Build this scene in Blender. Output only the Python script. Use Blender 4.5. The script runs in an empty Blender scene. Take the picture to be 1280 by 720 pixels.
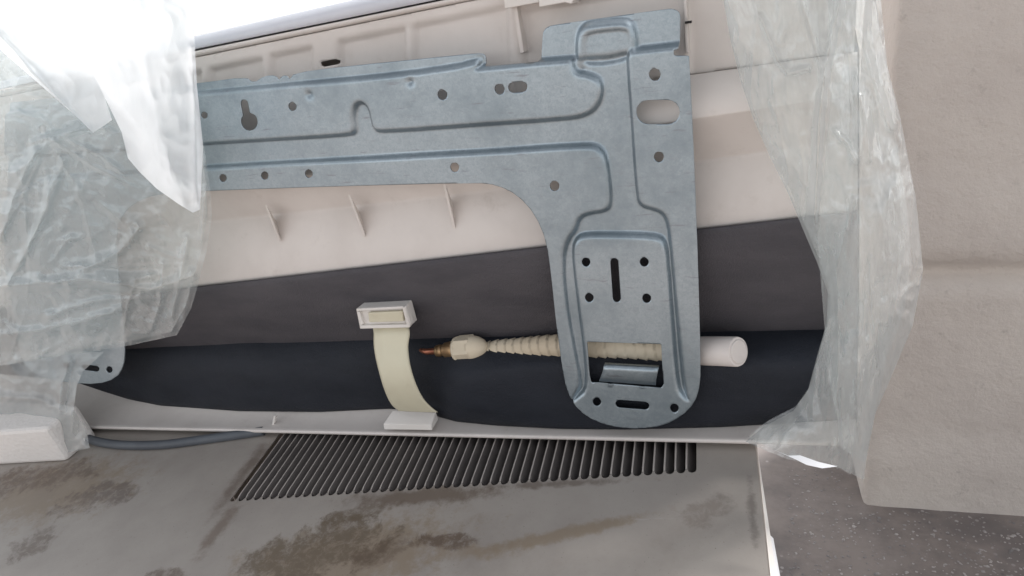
import bpy, bmesh, math, random
import numpy as np
from mathutils import Vector, Matrix, noise
random.seed(7)
rng = np.random.default_rng(7)
S = bpy.context.scene
C = S.collection

# ------------------------------------------------------------------ camera
F = 900.0                                            # focal length in pixels of a 1280 wide picture
U = np.array([2400, 55, -900.]); U /= np.linalg.norm(U)      # world X seen from the camera (x right, y down, z forward)
VD = np.array([285, 2290, 900.]); VD -= VD.dot(U) * U; VD /= np.linalg.norm(VD)   # world down
N = np.cross(-VD, U)                                 # world Y
def c2w(c): c = np.asarray(c, float); return np.array([c.dot(U), c.dot(N), -c.dot(VD)])
r0 = c2w(np.array([140, -60, 900.]) / 900 * .5)
CAM = np.array([0., -r0[1], 0.95])
cam = bpy.data.cameras.new('camera'); co = bpy.data.objects.new('camera', cam); C.objects.link(co)
R = Matrix([list(c2w((1, 0, 0))), list(c2w((0, -1, 0))), list(c2w((0, 0, -1)))]).transposed()
co.matrix_world = Matrix.Translation(CAM) @ R.to_4x4()
cam.sensor_width = 36; cam.lens = 36 * F / 1280; cam.clip_start = .01; cam.clip_end = 500
S.camera = co

# ------------------------------------------------------------------ light
SUN_EL, SUN_AZ = 44, 46            # azimuth measured from +Y (behind the unit), negative is to the left
w = bpy.data.worlds.new('World'); S.world = w; w.use_nodes = True
nt = w.node_tree; bg = nt.nodes['Background']
sky = nt.nodes.new('ShaderNodeTexSky'); sky.sky_type = 'NISHITA'; sky.sun_disc = False
sky.sun_elevation = math.radians(SUN_EL); sky.sun_rotation = math.radians(SUN_AZ)
sky.air_density = 1.0; sky.dust_density = 1.3; sky.ozone_density = 1.0
bw = nt.nodes.new('ShaderNodeRGBToBW'); nt.links.new(sky.outputs[0], bw.inputs[0])      # a thinly overcast, nearly white sky
mx = nt.nodes.new('ShaderNodeMix'); mx.data_type = 'RGBA'; mx.inputs[0].default_value = .9
nt.links.new(sky.outputs[0], mx.inputs[6]); nt.links.new(bw.outputs[0], mx.inputs[7])
nt.links.new(mx.outputs[2], bg.inputs[0]); bg.inputs[1].default_value = .15
sl = bpy.data.lights.new('sun', 'SUN'); sl.energy = 5.0; sl.angle = math.radians(20); sl.color = (1, .97, .93)
so = bpy.data.objects.new('sun', sl); C.objects.link(so)
d = Vector((math.sin(math.radians(SUN_AZ)) * math.cos(math.radians(SUN_EL)), math.cos(math.radians(SUN_AZ)) * math.cos(math.radians(SUN_EL)), math.sin(math.radians(SUN_EL))))
so.rotation_euler = d.to_track_quat('Z', 'Y').to_euler(); so.location = (0, 0, 5)
S.view_settings.view_transform = 'Standard'; S.view_settings.look = 'None'
S.view_settings.exposure = 1.35; S.view_settings.gamma = 1
S.cycles.max_bounces = 10; S.cycles.transparent_max_bounces = 24

# ------------------------------------------------------------------ pixels to places
def ray(px, py): return c2w(((px - 640) / F, (py - 360) / F, 1.))
def P(px, py, Y=0.):
    r = ray(px, py); return CAM + r * ((Y - CAM[1]) / r[1])
def PP(px, py, p0, n):
    r = ray(px, py); n = np.asarray(n); return CAM + r * (np.dot(p0 - CAM, n) / np.dot(r, n))
def line(*pts):
    xs = [p[0] for p in pts]; ys = [p[1] for p in pts]
    def f(x):
        if x < xs[0]: return ys[0] + (ys[1] - ys[0]) / (xs[1] - xs[0]) * (x - xs[0])
        if x > xs[-1]: return ys[-1] + (ys[-1] - ys[-2]) / (xs[-1] - xs[-2]) * (x - xs[-1])
        return float(np.interp(x, xs, ys))
    return f

# ------------------------------------------------------------------ materials
class MT:
    def __init__(s, name):
        s.m = bpy.data.materials.new(name); s.m.use_nodes = True; s.t = s.m.node_tree
        s.b = s.t.nodes['Principled BSDF']; s.o = s.t.nodes['Material Output']
    def n(s, k, **kw):
        x = s.t.nodes.new('ShaderNode' + k)
        for a, v in kw.items():
            if a.startswith('i_'):
                key = a[2:]; key = int(key) if key.isdigit() else key.replace('_', ' ')
                x.inputs[key].default_value = v
            else: setattr(x, a, v)
        return x
    def l(s, a, b): s.t.links.new(a, b)
    def coord(s, k='Object'):
        if not hasattr(s, '_c'): s._c = s.n('TexCoord')
        return s._c.outputs[k]
    def noise(s, scale, detail=4, rough=.6, vec=None, dist=0.):
        x = s.n('TexNoise'); x.inputs['Scale'].default_value = scale; x.inputs['Detail'].default_value = detail
        x.inputs['Roughness'].default_value = rough; x.inputs['Distortion'].default_value = dist
        s.l(vec or s.coord(), x.inputs['Vector']); return x.outputs['Fac']
    def scaled(s, sc, rot=(0, 0, 0), loc=(0, 0, 0)):
        x = s.n('Mapping'); x.inputs['Scale'].default_value = sc; x.inputs['Rotation'].default_value = rot; x.inputs['Location'].default_value = loc
        s.l(s.coord(), x.inputs['Vector']); return x.outputs[0]
    def math(s, op, a, b=None, clamp=False):
        x = s.n('Math', operation=op, use_clamp=clamp)
        for i, v in enumerate((a, b)):
            if v is None: continue
            if isinstance(v, (int, float)): x.inputs[i].default_value = v
            else: s.l(v, x.inputs[i])
        return x.outputs[0]
    def ramp(s, fac, lo, hi):
        x = s.n('MapRange', interpolation_type='SMOOTHSTEP'); x.inputs[1].default_value = lo; x.inputs[2].default_value = hi
        s.l(fac, x.inputs[0]); return x.outputs[0]
    def mix(s, fac, a, b):
        x = s.n('Mix', data_type='RGBA')
        for i, v in ((0, fac), (6, a), (7, b)):
            if isinstance(v, (int, float)): x.inputs[i].default_value = v
            elif isinstance(v, tuple): x.inputs[i].default_value = (*v, 1) if len(v) == 3 else v
            else: s.l(v, x.inputs[i])
        return x.outputs[2]
    def bump(s, h, strength, dist, prev=None):
        x = s.n('Bump'); x.inputs['Strength'].default_value = strength; x.inputs['Distance'].default_value = dist
        s.l(h, x.inputs['Height'])
        if prev: s.l(prev, x.inputs['Normal'])
        return x.outputs[0]
    def set(s, col=None, rough=None, metal=None, normal=None, spec=None):
        for k, v in (('Base Color', col), ('Roughness', rough), ('Metallic', metal), ('Normal', normal), ('Specular IOR Level', spec)):
            if v is None: continue
            if isinstance(v, tuple): s.b.inputs[k].default_value = (*v, 1)
            elif isinstance(v, (int, float)): s.b.inputs[k].default_value = v
            else: s.l(v, s.b.inputs[k])
        return s.m

def plastic(name, a, b, rough=.5, grime=.0):
    m = MT(name); n1 = m.noise(14, 5); n2 = m.noise(160, 3)
    c = m.mix(m.ramp(n1, .35, .7), a, b)
    if grime: c = m.mix(m.math('MULTIPLY', m.ramp(m.noise(45, 8, .75), .55, .8), grime), c, (a[0] * .5, a[1] * .45, a[2] * .4))
    r = m.n('MapRange'); r.inputs[3].default_value = rough - .08; r.inputs[4].default_value = rough + .1; m.l(n2, r.inputs[0])
    return m.set(c, r.outputs[0], 0., m.bump(m.noise(900, 2), .08, .0004, m.bump(n1, .1, .002)), .4)
M = {}
M['cream'] = plastic('aged_cream_plastic', (.70, .65, .615), (.63, .58, .545), .5, .3)
M['cream_light'] = plastic('pale_cream_plastic', (.74, .705, .67), (.68, .64, .60), .45, .25)
M['yellowed'] = plastic('yellowed_plastic', (.64, .60, .46), (.58, .53, .40), .45, .35)
M['hose'] = plastic('yellowed_wrapped_hose', (.66, .58, .45), (.55, .46, .34), .55, .5)
M['white_pipe'] = plastic('white_pipe_plastic', (.68, .63, .60), (.62, .57, .54), .45, .15)
M['dark_hole'] = plastic('dark_inside', (.02, .018, .018), (.03, .027, .025), .8)
M['cable'] = plastic('grey_cable_rubber', (.10, .11, .125), (.075, .082, .095), .5, .2)
M['slat'] = plastic('dark_grey_slat', (.15, .135, .13), (.085, .075, .073), .5, .6)  # dark base tone with random mottling over it
M['top_skylit'] = plastic('skylit_cream_plastic', (.62, .63, .68), (.57, .58, .63), .4, .2)  # cream shell with the cool sky light mixed into its colour
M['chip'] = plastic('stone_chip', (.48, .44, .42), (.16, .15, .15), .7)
M['slat_edge'] = plastic('beige_slat_edge', (.46, .42, .39), (.28, .25, .23), .5, .6)  # paler tone for the upper edge of each slat
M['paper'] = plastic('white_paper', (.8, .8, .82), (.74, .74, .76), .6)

def foam(name, a, b):
    m = MT(name); n1 = m.noise(18, 4, vec=m.scaled((1, 3, 3)))
    v = m.n('TexVoronoi'); v.inputs['Scale'].default_value = 900; m.l(m.coord(), v.inputs['Vector'])
    lint = m.ramp(m.noise(380, 4, .7), .68, .74)
    return m.set(m.mix(m.math('MULTIPLY', lint, .35), m.mix(m.ramp(n1, .3, .75), a, b), (.20, .19, .19)), .62, 0., m.bump(v.outputs['Distance'], .4, .0008, m.bump(m.noise(45, 6, .7), .35, .004)), .25)
M['foam_grey'] = foam('grey_foam', (.088, .082, .090), (.068, .064, .072))
M['foam_navy'] = foam('dark_navy_foam', (.0195, .0225, .031), (.014, .0165, .023))

m = MT('galvanised_steel')
v = m.n('TexVoronoi'); v.inputs['Scale'].default_value = 420; v.inputs['Randomness'].default_value = 1; m.l(m.scaled((1, 1, 1)), v.inputs['Vector'])
sp = m.n('SeparateColor'); m.l(v.outputs['Color'], sp.inputs[0])
v2 = m.n('TexVoronoi'); v2.inputs['Scale'].default_value = 1100; m.l(m.coord(), v2.inputs['Vector'])
sp2 = m.n('SeparateColor'); m.l(v2.outputs['Color'], sp2.inputs[0])
g = m.math('ADD', m.math('MULTIPLY', sp.outputs[0], .5), m.math('MULTIPLY', sp2.outputs[1], .5))
c = m.mix(g, (.295, .348, .385), (.375, .43, .468))
c = m.mix(m.ramp(m.noise(9, 7, .7), .42, .72), c, (.225, .275, .31))
c = m.mix(m.math('MULTIPLY', m.ramp(m.noise(70, 8, .8), .56, .75), .3), c, (.27, .27, .28))
scr = m.noise(40, 6, .7, m.scaled((1, 1, 9), (0, .9, 0)))
c = m.mix(m.math('MULTIPLY', m.ramp(scr, .60, .68), .6), c, (.22, .22, .24))
rr = m.n('MapRange'); rr.inputs[3].default_value = .28; rr.inputs[4].default_value = .42; m.l(g, rr.inputs[0])
M['steel'] = m.set(c, rr.outputs[0], .80, m.bump(g, .12, .0004, m.bump(m.noise(25, 3), .12, .002)))

m = MT('copper'); M['copper'] = m.set(m.mix(m.noise(90, 4), (.55, .24, .15), (.35, .12, .08)), .4, .9)
m = MT('brass'); M['brass'] = m.set(m.mix(m.noise(120, 4), (.52, .36, .20), (.30, .18, .10)), .42, .9)

m = MT('expanded_polystyrene')
v = m.n('TexVoronoi'); v.inputs['Scale'].default_value = 260; m.l(m.coord(), v.inputs['Vector'])
M['styrofoam'] = m.set(m.mix(m.noise(20, 4), (.80, .76, .73), (.72, .68, .65)), .8, 0., m.bump(v.outputs['Distance'], .5, .001))

m = MT('weathered_plaster')
n1 = m.noise(3, 6); n2 = m.noise(40, 6, .7)
c = m.mix(m.ramp(n1, .35, .7), (.64, .585, .535), (.57, .515, .475))
c = m.mix(m.math('MULTIPLY', m.ramp(n2, .58, .75), .35), c, (.27, .24, .22))
c = m.mix(m.math('MULTIPLY', m.ramp(m.noise(190, 5, .7), .70, .76), .5), c, (.15, .13, .12))
M['plaster'] = m.set(c, .9, 0., m.bump(m.noise(230, 5, .7), .55, .0022, m.bump(m.noise(14, 7, .65), .8, .012)), .2)

m = MT('worn_terrazzo_floor')
n1 = m.noise(6, 7, .7); n2 = m.noise(30, 6, .7)
c = m.mix(m.ramp(n1, .38, .66), (.29, .25, .228), (.205, .178, .166))
c = m.mix(m.math('MULTIPLY', m.ramp(n2, .5, .75), .5), c, (.33, .285, .26))
worn = m.ramp(m.noise(3.2, 5, .6, m.scaled((1, 1, 1), loc=(3.1, .7, 0))), .47, .58)
v = m.n('TexVoronoi'); v.inputs['Scale'].default_value = 95; m.l(m.coord(), v.inputs['Vector'])
sp = m.n('SeparateColor'); m.l(v.outputs['Color'], sp.inputs[0])
chip = m.math('MULTIPLY', m.ramp(v.outputs['Distance'], .36, .22), m.ramp(sp.outputs[0], .72, .78))
chipc = m.mix(sp.outputs[1], (.50, .46, .44), (.12, .11, .115))
c = m.mix(m.math('MULTIPLY', worn, .6), c, (.145, .13, .13))
c = m.mix(m.math('MULTIPLY', chip, m.math('ADD', m.math('MULTIPLY', worn, .8), .12)), c, chipc)
M['floor'] = m.set(c, .7, 0., m.bump(m.noise(120, 5), .3, .002), .3)

def film(name, tint, dens, spec=.35):
    m = MT(name); t = m.t; t.nodes.remove(m.b)
    tr = m.n('BsdfTransparent'); tr.inputs[0].default_value = (.97, .985, .98, 1)
    tl = m.n('BsdfTranslucent'); tl.inputs[0].default_value = (*tint, 1)
    df = m.n('BsdfDiffuse'); df.inputs[0].default_value = (*tint, 1)
    gl = m.n('BsdfGlossy'); gl.inputs[0].default_value = (1, 1, 1, 1); gl.inputs['Roughness'].default_value = .24
    nb = m.bump(m.noise(26, 5, .55, m.scaled((1, 1, .5)), .4), .09, .003, m.bump(m.noise(300, 3), .05, .0006))
    for x in (tl, df, gl): m.l(nb, x.inputs['Normal'])
    a = m.n('MixShader'); a.inputs[0].default_value = .45; m.l(tl.outputs[0], a.inputs[1]); m.l(df.outputs[0], a.inputs[2])
    lw = m.n('LayerWeight'); lw.inputs[0].default_value = .45; 
    nn = m.noise(13, 7, .62, m.scaled((1, 1, .6)), .3)
    dn = m.math('ADD', m.math('MULTIPLY', lw.outputs['Facing'], .45), m.math('ADD', dens - .11, m.math('MULTIPLY', nn, .22)), clamp=True)
    b = m.n('MixShader'); m.l(dn, b.inputs[0]); m.l(tr.outputs[0], b.inputs[1]); m.l(a.outputs[0], b.inputs[2])
    fz = m.n('LayerWeight'); fz.inputs[0].default_value = .5; m.l(nb, fz.inputs['Normal'])
    frv = m.math('ADD', m.math('MULTIPLY', m.math('POWER', fz.outputs['Facing'], 4.0), .9), .12)
    e = m.n('MixShader'); m.l(m.math('MULTIPLY', frv, spec, True), e.inputs[0]); m.l(b.outputs[0], e.inputs[1]); m.l(gl.outputs[0], e.inputs[2])
    m.l(e.outputs[0], m.o.inputs[0]); return m.m
M['film_left'] = film('milky_polythene', (.70, .755, .765), .15, .6)
M['film_flap'] = film('folded_skylit_polythene', (.93, .955, .985), .60, .3)  # doubled layer, the sky's brightness put into its pale tint
M['film_thin'] = film('thin_polythene', (.72, .74, .74), .24, .4)
M['film_right'] = film('clear_polythene', (.62, .65, .655), .20, .7)

# ------------------------------------------------------------------ mesh helpers
def obj(name, verts, faces, mat, parent=None, smooth=True, mats=None):
    me = bpy.data.meshes.new(name)
    me.from_pydata([tuple(map(float, v)) for v in verts], [], faces); me.update()
    if mat: me.materials.append(M[mat])
    me.polygons.foreach_set('use_smooth', [smooth] * len(me.polygons))
    o = bpy.data.objects.new(name, me); C.objects.link(o)
    if parent: o.parent = parent; o.matrix_parent_inverse = parent.matrix_world.inverted()
    return o
def thing(name, loc, label, cat, group=None):
    o = bpy.data.objects.new(name, None); C.objects.link(o); o.location = loc; o.empty_display_size = .05
    bpy.context.view_layer.update()
    return tag(o, label, cat, group)
def tag(o, label, cat, group=None, kind=None):
    if label: o['label'] = label
    if cat: o['category'] = cat
    if group: o['group'] = group
    if kind: o['kind'] = kind
    return o
def bevel(o, w, seg=2, angle=40):
    b = o.modifiers.new('bevel', 'BEVEL'); b.width = w; b.segments = seg; b.limit_method = 'ANGLE'; b.angle_limit = math.radians(angle)
    return o
def solid(o, t, off=-1):
    s = o.modifiers.new('solid', 'SOLIDIFY'); s.thickness = t; s.offset = off; return o
def fixn(o):
    bm = bmesh.new(); bm.from_mesh(o.data); bmesh.ops.recalc_face_normals(bm, faces=bm.faces); bm.to_mesh(o.data); bm.free(); return o
def grid(name, rows, mat, parent=None, close=False, smooth=True):
    """rows: list of equally long lists of points"""
    n = len(rows[0]); V = [p for r in rows for p in r]; Fc = []
    for i in range(len(rows) - 1):
        for j in range(n - 1 + (1 if close else 0)):
            a, b = i * n + j, i * n + (j + 1) % n
            Fc.append((a, b, b + n, a + n))
    return obj(name, V, Fc, mat, parent, smooth)
def prism(name, front, back, mat, parent=None, bev=.0006, smooth=True):
    n = len(front); V = list(front) + list(back)
    Fc = [tuple(range(n)), tuple(range(2 * n - 1, n - 1, -1))] + [(i, i + n, (i + 1) % n + n, (i + 1) % n) for i in range(n)]
    o = fixn(obj(name, V, Fc, mat, parent, False)); 
    if bev: bevel(o, bev)
    return o
def sweep(name, pts, rad, mat, parent=None, n=20, caps=True, hexa=False):
    """rad: list of radii or function(i, angle)"""
    pts = [np.asarray(p, float) for p in pts]; V = []; Fc = []
    for i, p in enumerate(pts):
        t = pts[min(i + 1, len(pts) - 1)] - pts[max(i - 1, 0)]; t /= np.linalg.norm(t)
        up = np.array([0, 0, 1.]); s = np.cross(t, up); s /= np.linalg.norm(s); q = np.cross(s, t)
        for k in range(n):
            a = 2 * math.pi * k / n
            r = rad(i, a) if callable(rad) else rad[i]
            V.append(p + (s * math.cos(a) + q * math.sin(a)) * r)
    for i in range(len(pts) - 1):
        for k in range(n):
            Fc.append((i * n + k, i * n + (k + 1) % n, (i + 1) * n + (k + 1) % n, (i + 1) * n + k))
    if caps: Fc += [tuple(range(n - 1, -1, -1)), tuple(range((len(pts) - 1) * n, len(pts) * n))]
    o = fixn(obj(name, V, Fc, mat, parent, not hexa))
    for p_ in o.data.polygons:
        if len(p_.vertices) > 4: p_.use_smooth = False
    return o
def chaikin(p, it=2, closed=True):
    p = np.asarray(p, float)
    for _ in range(it):
        q = np.roll(p, -1, 0)
        p = np.stack([p * .75 + q * .25, p * .25 + q * .75], 1).reshape(-1, 2)
    return p
def sdf_poly(A, poly):
    """positive inside"""
    x, y = A[..., 0], A[..., 1]; d = np.full(x.shape, 1e9); ins = np.zeros(x.shape, bool)
    n = len(poly)
    for i in range(n):
        a, b = poly[i], poly[(i + 1) % n]; e = b - a; L = e.dot(e)
        if L < 1e-16: continue
        t = np.clip(((x - a[0]) * e[0] + (y - a[1]) * e[1]) / L, 0, 1)
        d = np.minimum(d, (x - a[0] - t * e[0]) ** 2 + (y - a[1] - t * e[1]) ** 2)
        if a[1] != b[1]:
            c = ((a[1] > y) != (b[1] > y)) & (x < (b[0] - a[0]) * (y - a[1]) / (b[1] - a[1]) + a[0])
            ins ^= c
    d = np.sqrt(d); return np.where(ins, d, -d)
def relief(name, sd, h, x0, x1, z0, z1, step, mat, parent, place):
    """sheet where sd > 0, height h, clipped along sd = 0. place(x, z, h) -> 3D"""
    nx, nz = int((x1 - x0) / step) + 1, int((z1 - z0) / step) + 1
    gx, gz = np.meshgrid(x0 + np.arange(nx) * step, z0 + np.arange(nz) * step, indexing='ij')
    A = np.stack([gx, gz], -1); D = sd(A)
    V = []; idx = {}
    pts = []
    def vert(i, j):
        k = (i, j)
        if k not in idx: idx[k] = len(pts); pts.append((gx[i, j], gz[i, j]))
        return idx[k]
    def cut(i, j, k, l):
        key = (i, j, k, l) if (i, j) < (k, l) else (k, l, i, j)
        if key not in idx:
            a, b = D[key[0], key[1]], D[key[2], key[3]]; t = a / (a - b); t = min(max(t, .02), .98)
            idx[key] = len(pts)
            pts.append((gx[key[0], key[1]] * (1 - t) + gx[key[2], key[3]] * t, gz[key[0], key[1]] * (1 - t) + gz[key[2], key[3]] * t))
        return idx[key]
    Fc = []; I = D > 0
    any_ = I[:-1, :-1] | I[1:, :-1] | I[:-1, 1:] | I[1:, 1:]
    all_ = I[:-1, :-1] & I[1:, :-1] & I[:-1, 1:] & I[1:, 1:]
    for i, j in zip(*np.nonzero(any_)):
        c = ((i, j), (i + 1, j), (i + 1, j + 1), (i, j + 1))
        if all_[i, j]: Fc.append(tuple(vert(*q) for q in c)); continue
        f = []
        for q in range(4):
            a, b = c[q], c[(q + 1) % 4]
            if I[a]: f.append(vert(*a))
            if I[a] != I[b]: f.append(cut(*a, *b))
        if len(f) >= 3: Fc.append(tuple(f))
    pts = np.array(pts); H = h(pts)
    V = [place(p[0], p[1], q) for p, q in zip(pts, H)]
    return obj(name, V, Fc, mat, parent)
def ss(d, w): t = np.clip(d / w + .5, 0, 1); return t * t * (3 - 2 * t)

# ------------------------------------------------------------------ geometry of the place
E_line = line((180, 535), (930, 551))                # lower rear edge of the unit
def Edge(px): return P(px, E_line(px), 0.)
# the old casing: a tilted panel under the unit
d1 = c2w(np.array([230, -520, 900.])); d1 /= np.linalg.norm(d1)   # along the slots, away
e_ = Edge(930) - Edge(180); nM = np.cross(e_, d1); nM /= np.linalg.norm(nM)
s1 = np.cross(d1, nM); s1 /= np.linalg.norm(s1)      # to the right, square to the slots
p0M = Edge(600) - nM * .008
# tilt about the unit's lower edge only as far as keeps the panel under it
def PM(px, py, lift=0.): return PP(px, py, p0M + nM * lift, nM)

# ================================================================== floor, wall
fl = obj('floor', [(-40, -8, 0), (60, -8, 0), (60, 90, 0), (-40, 90, 0)], [(0, 1, 2, 3)], 'floor', None, False)
tag(fl, None, None, None, 'structure')
Zf = np.array([0, 0, 0.]); zup = np.array([0, 0, 1.])
wa = PP(1078, 626, Zf, zup); wb = PP(1280, 641, Zf, zup)
wd = (wb - wa); wd[2] = 0; wd /= np.linalg.norm(wd); wn = np.array([-wd[1], wd[0], 0])    # away from the camera
def WP(s, dpt, z): p = wa + wd * s + wn * dpt; return np.array([p[0], p[1], z])
def on_wall(px, py):                                  # distance along and height on the wall's face
    q = PP(px, py, wa, wn); return (q - wa).dot(wd), q[2]
zg = on_wall(1200, 343)[1]; zb = on_wall(1200, 560)[1]; zu = on_wall(1220, 235)[1]; ztop = 2.3
prof = [(-.012, -.02), (-.012, zb - .03), (-.006, zb), (0, zb + .03), (0, zg - .05), (-.002, zg - .02), (.016, zg - .008), (.020, zg + .006), (-.006, zg + .022), (-.010, zg + .05), (-.008, zu - .03), (.0, zu + .03), (.0, ztop)]
# dense profile
def dens(pr, step):
    o = [pr[0]]
    for a, b in zip(pr, pr[1:]):
        n = max(1, int(abs(b[1] - a[1]) / step))
        for k in range(1, n + 1): o.append((a[0] + (b[0] - a[0]) * k / n, a[1] + (b[1] - a[1]) * k / n))
    return o
pr = dens(prof, .02); L = 2.6; rows = []
def corner(s0):                                      # a softly rounded left end then the face
    return s0
ss_ = [(-.0, .30), (-.0, .1), (0, .02), (.001, .006), (.006, .001), (.03, 0)] + [(.03 + k * .03, 0) for k in range(1, 80)]
for dp, z in pr:
    rows.append([])
    for s, back in ss_:
        b = back if back > 0 else 0
        wob = .004 * noise.noise(Vector((s * 4, z * 4, 1.3))) + .0015 * noise.noise(Vector((s * 18, z * 18, 4)))
        rows[-1].append(WP(s + (wob if back > 0 else 0), (dp + wob) if back == 0 else dp * max(0, 1 - back / .05) + back, z))
wall = grid('plaster_wall', rows, 'plaster'); fixn(wall)
tag(wall, 'grey beige plastered wall with a horizontal groove, standing on the speckled floor', 'wall')

# loose chips lying on the floor by the wall
V = []; Fc = []
for k in range(900):
    px = random.uniform(985, 1290); py = random.uniform(585, 735)
    q = PP(px, py, Zf, zup)
    if (q - wa).dot(wn) > -.02 and (q - wa).dot(wd) > -.02: continue
    r = random.uniform(.0010, .0028) * (1.5 if random.random() < .12 else 1); b = len(V); a0 = random.uniform(0, 6)
    for i in range(5):
        a = a0 + i * 1.256 + random.uniform(-.3, .3); rr_ = r * random.uniform(.7, 1.2)
        V.append(q + np.array([math.cos(a) * rr_, math.sin(a) * rr_, 0.0005]))
    V.append(q + np.array([0, 0, r * .6])); 
    Fc += [(b + i, b + (i + 1) % 5, b + 5) for i in range(5)]
ch = obj('floor_chips', V, Fc, 'chip', None, False); tag(ch, 'pale stone chips scattered over the dark floor beside the wall', None, None, 'stuff')

# ================================================================== old casing
casing = thing('old_metal_casing', PM(600, 640), 'stained beige sheet metal casing with a row of dark vent slots, underneath the white unit', 'casing')
O = PM(600, 640)
LM = Matrix([list(s1), list(d1), list(nM)]).transposed().to_4x4(); LM.translation = Vector(O)
def loc(px, py): q = PM(px, py) - O; return np.array([q.dot(s1), q.dot(d1)])
def w3(s, t, h=0.): return O + s1 * s + d1 * t + nM * h
def local_obj(name, V, Fc, mat, smooth=False, parent=casing):
    o = obj(name, V, Fc, mat, None, smooth); o.parent = parent
    o.matrix_parent_inverse = parent.matrix_world.inverted(); o.matrix_basis = LM.copy(); return o
A0, A1 = loc(285, 627), loc(872, 590)
NS = 50; pitch = (A1[0] - A0[0]) / NS; web = pitch * .20
t_far = A0[1] + .20
right = loc(933, 553)[0]; rl = loc(975, 720)
smin, smax = loc(-200, 740)[0], (right + rl[0]) / 2; tmin, tmax = loc(600, 900)[1], t_far + .12
tilt = (A1[1] - A0[1]) / (A1[0] - A0[0])
def near(s): return A0[1] + tilt * (s - A0[0])
# top sheet with one opening whose near side is scalloped (one arc per slot)
scal = []
for i in range(NS):
    a = A0[0] + i * pitch + web / 2; b = A0[0] + (i + 1) * pitch - web / 2; r = (b - a) / 2; cx = (a + b) / 2
    for k in range(7):
        an = math.pi + math.pi * k / 6
        scal.append((cx + r * math.cos(an), near(cx) + r + r * 1.1 * math.sin(an)))
V = [(s, t, 0) for s, t in scal]; n = len(V); Fc = []
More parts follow.
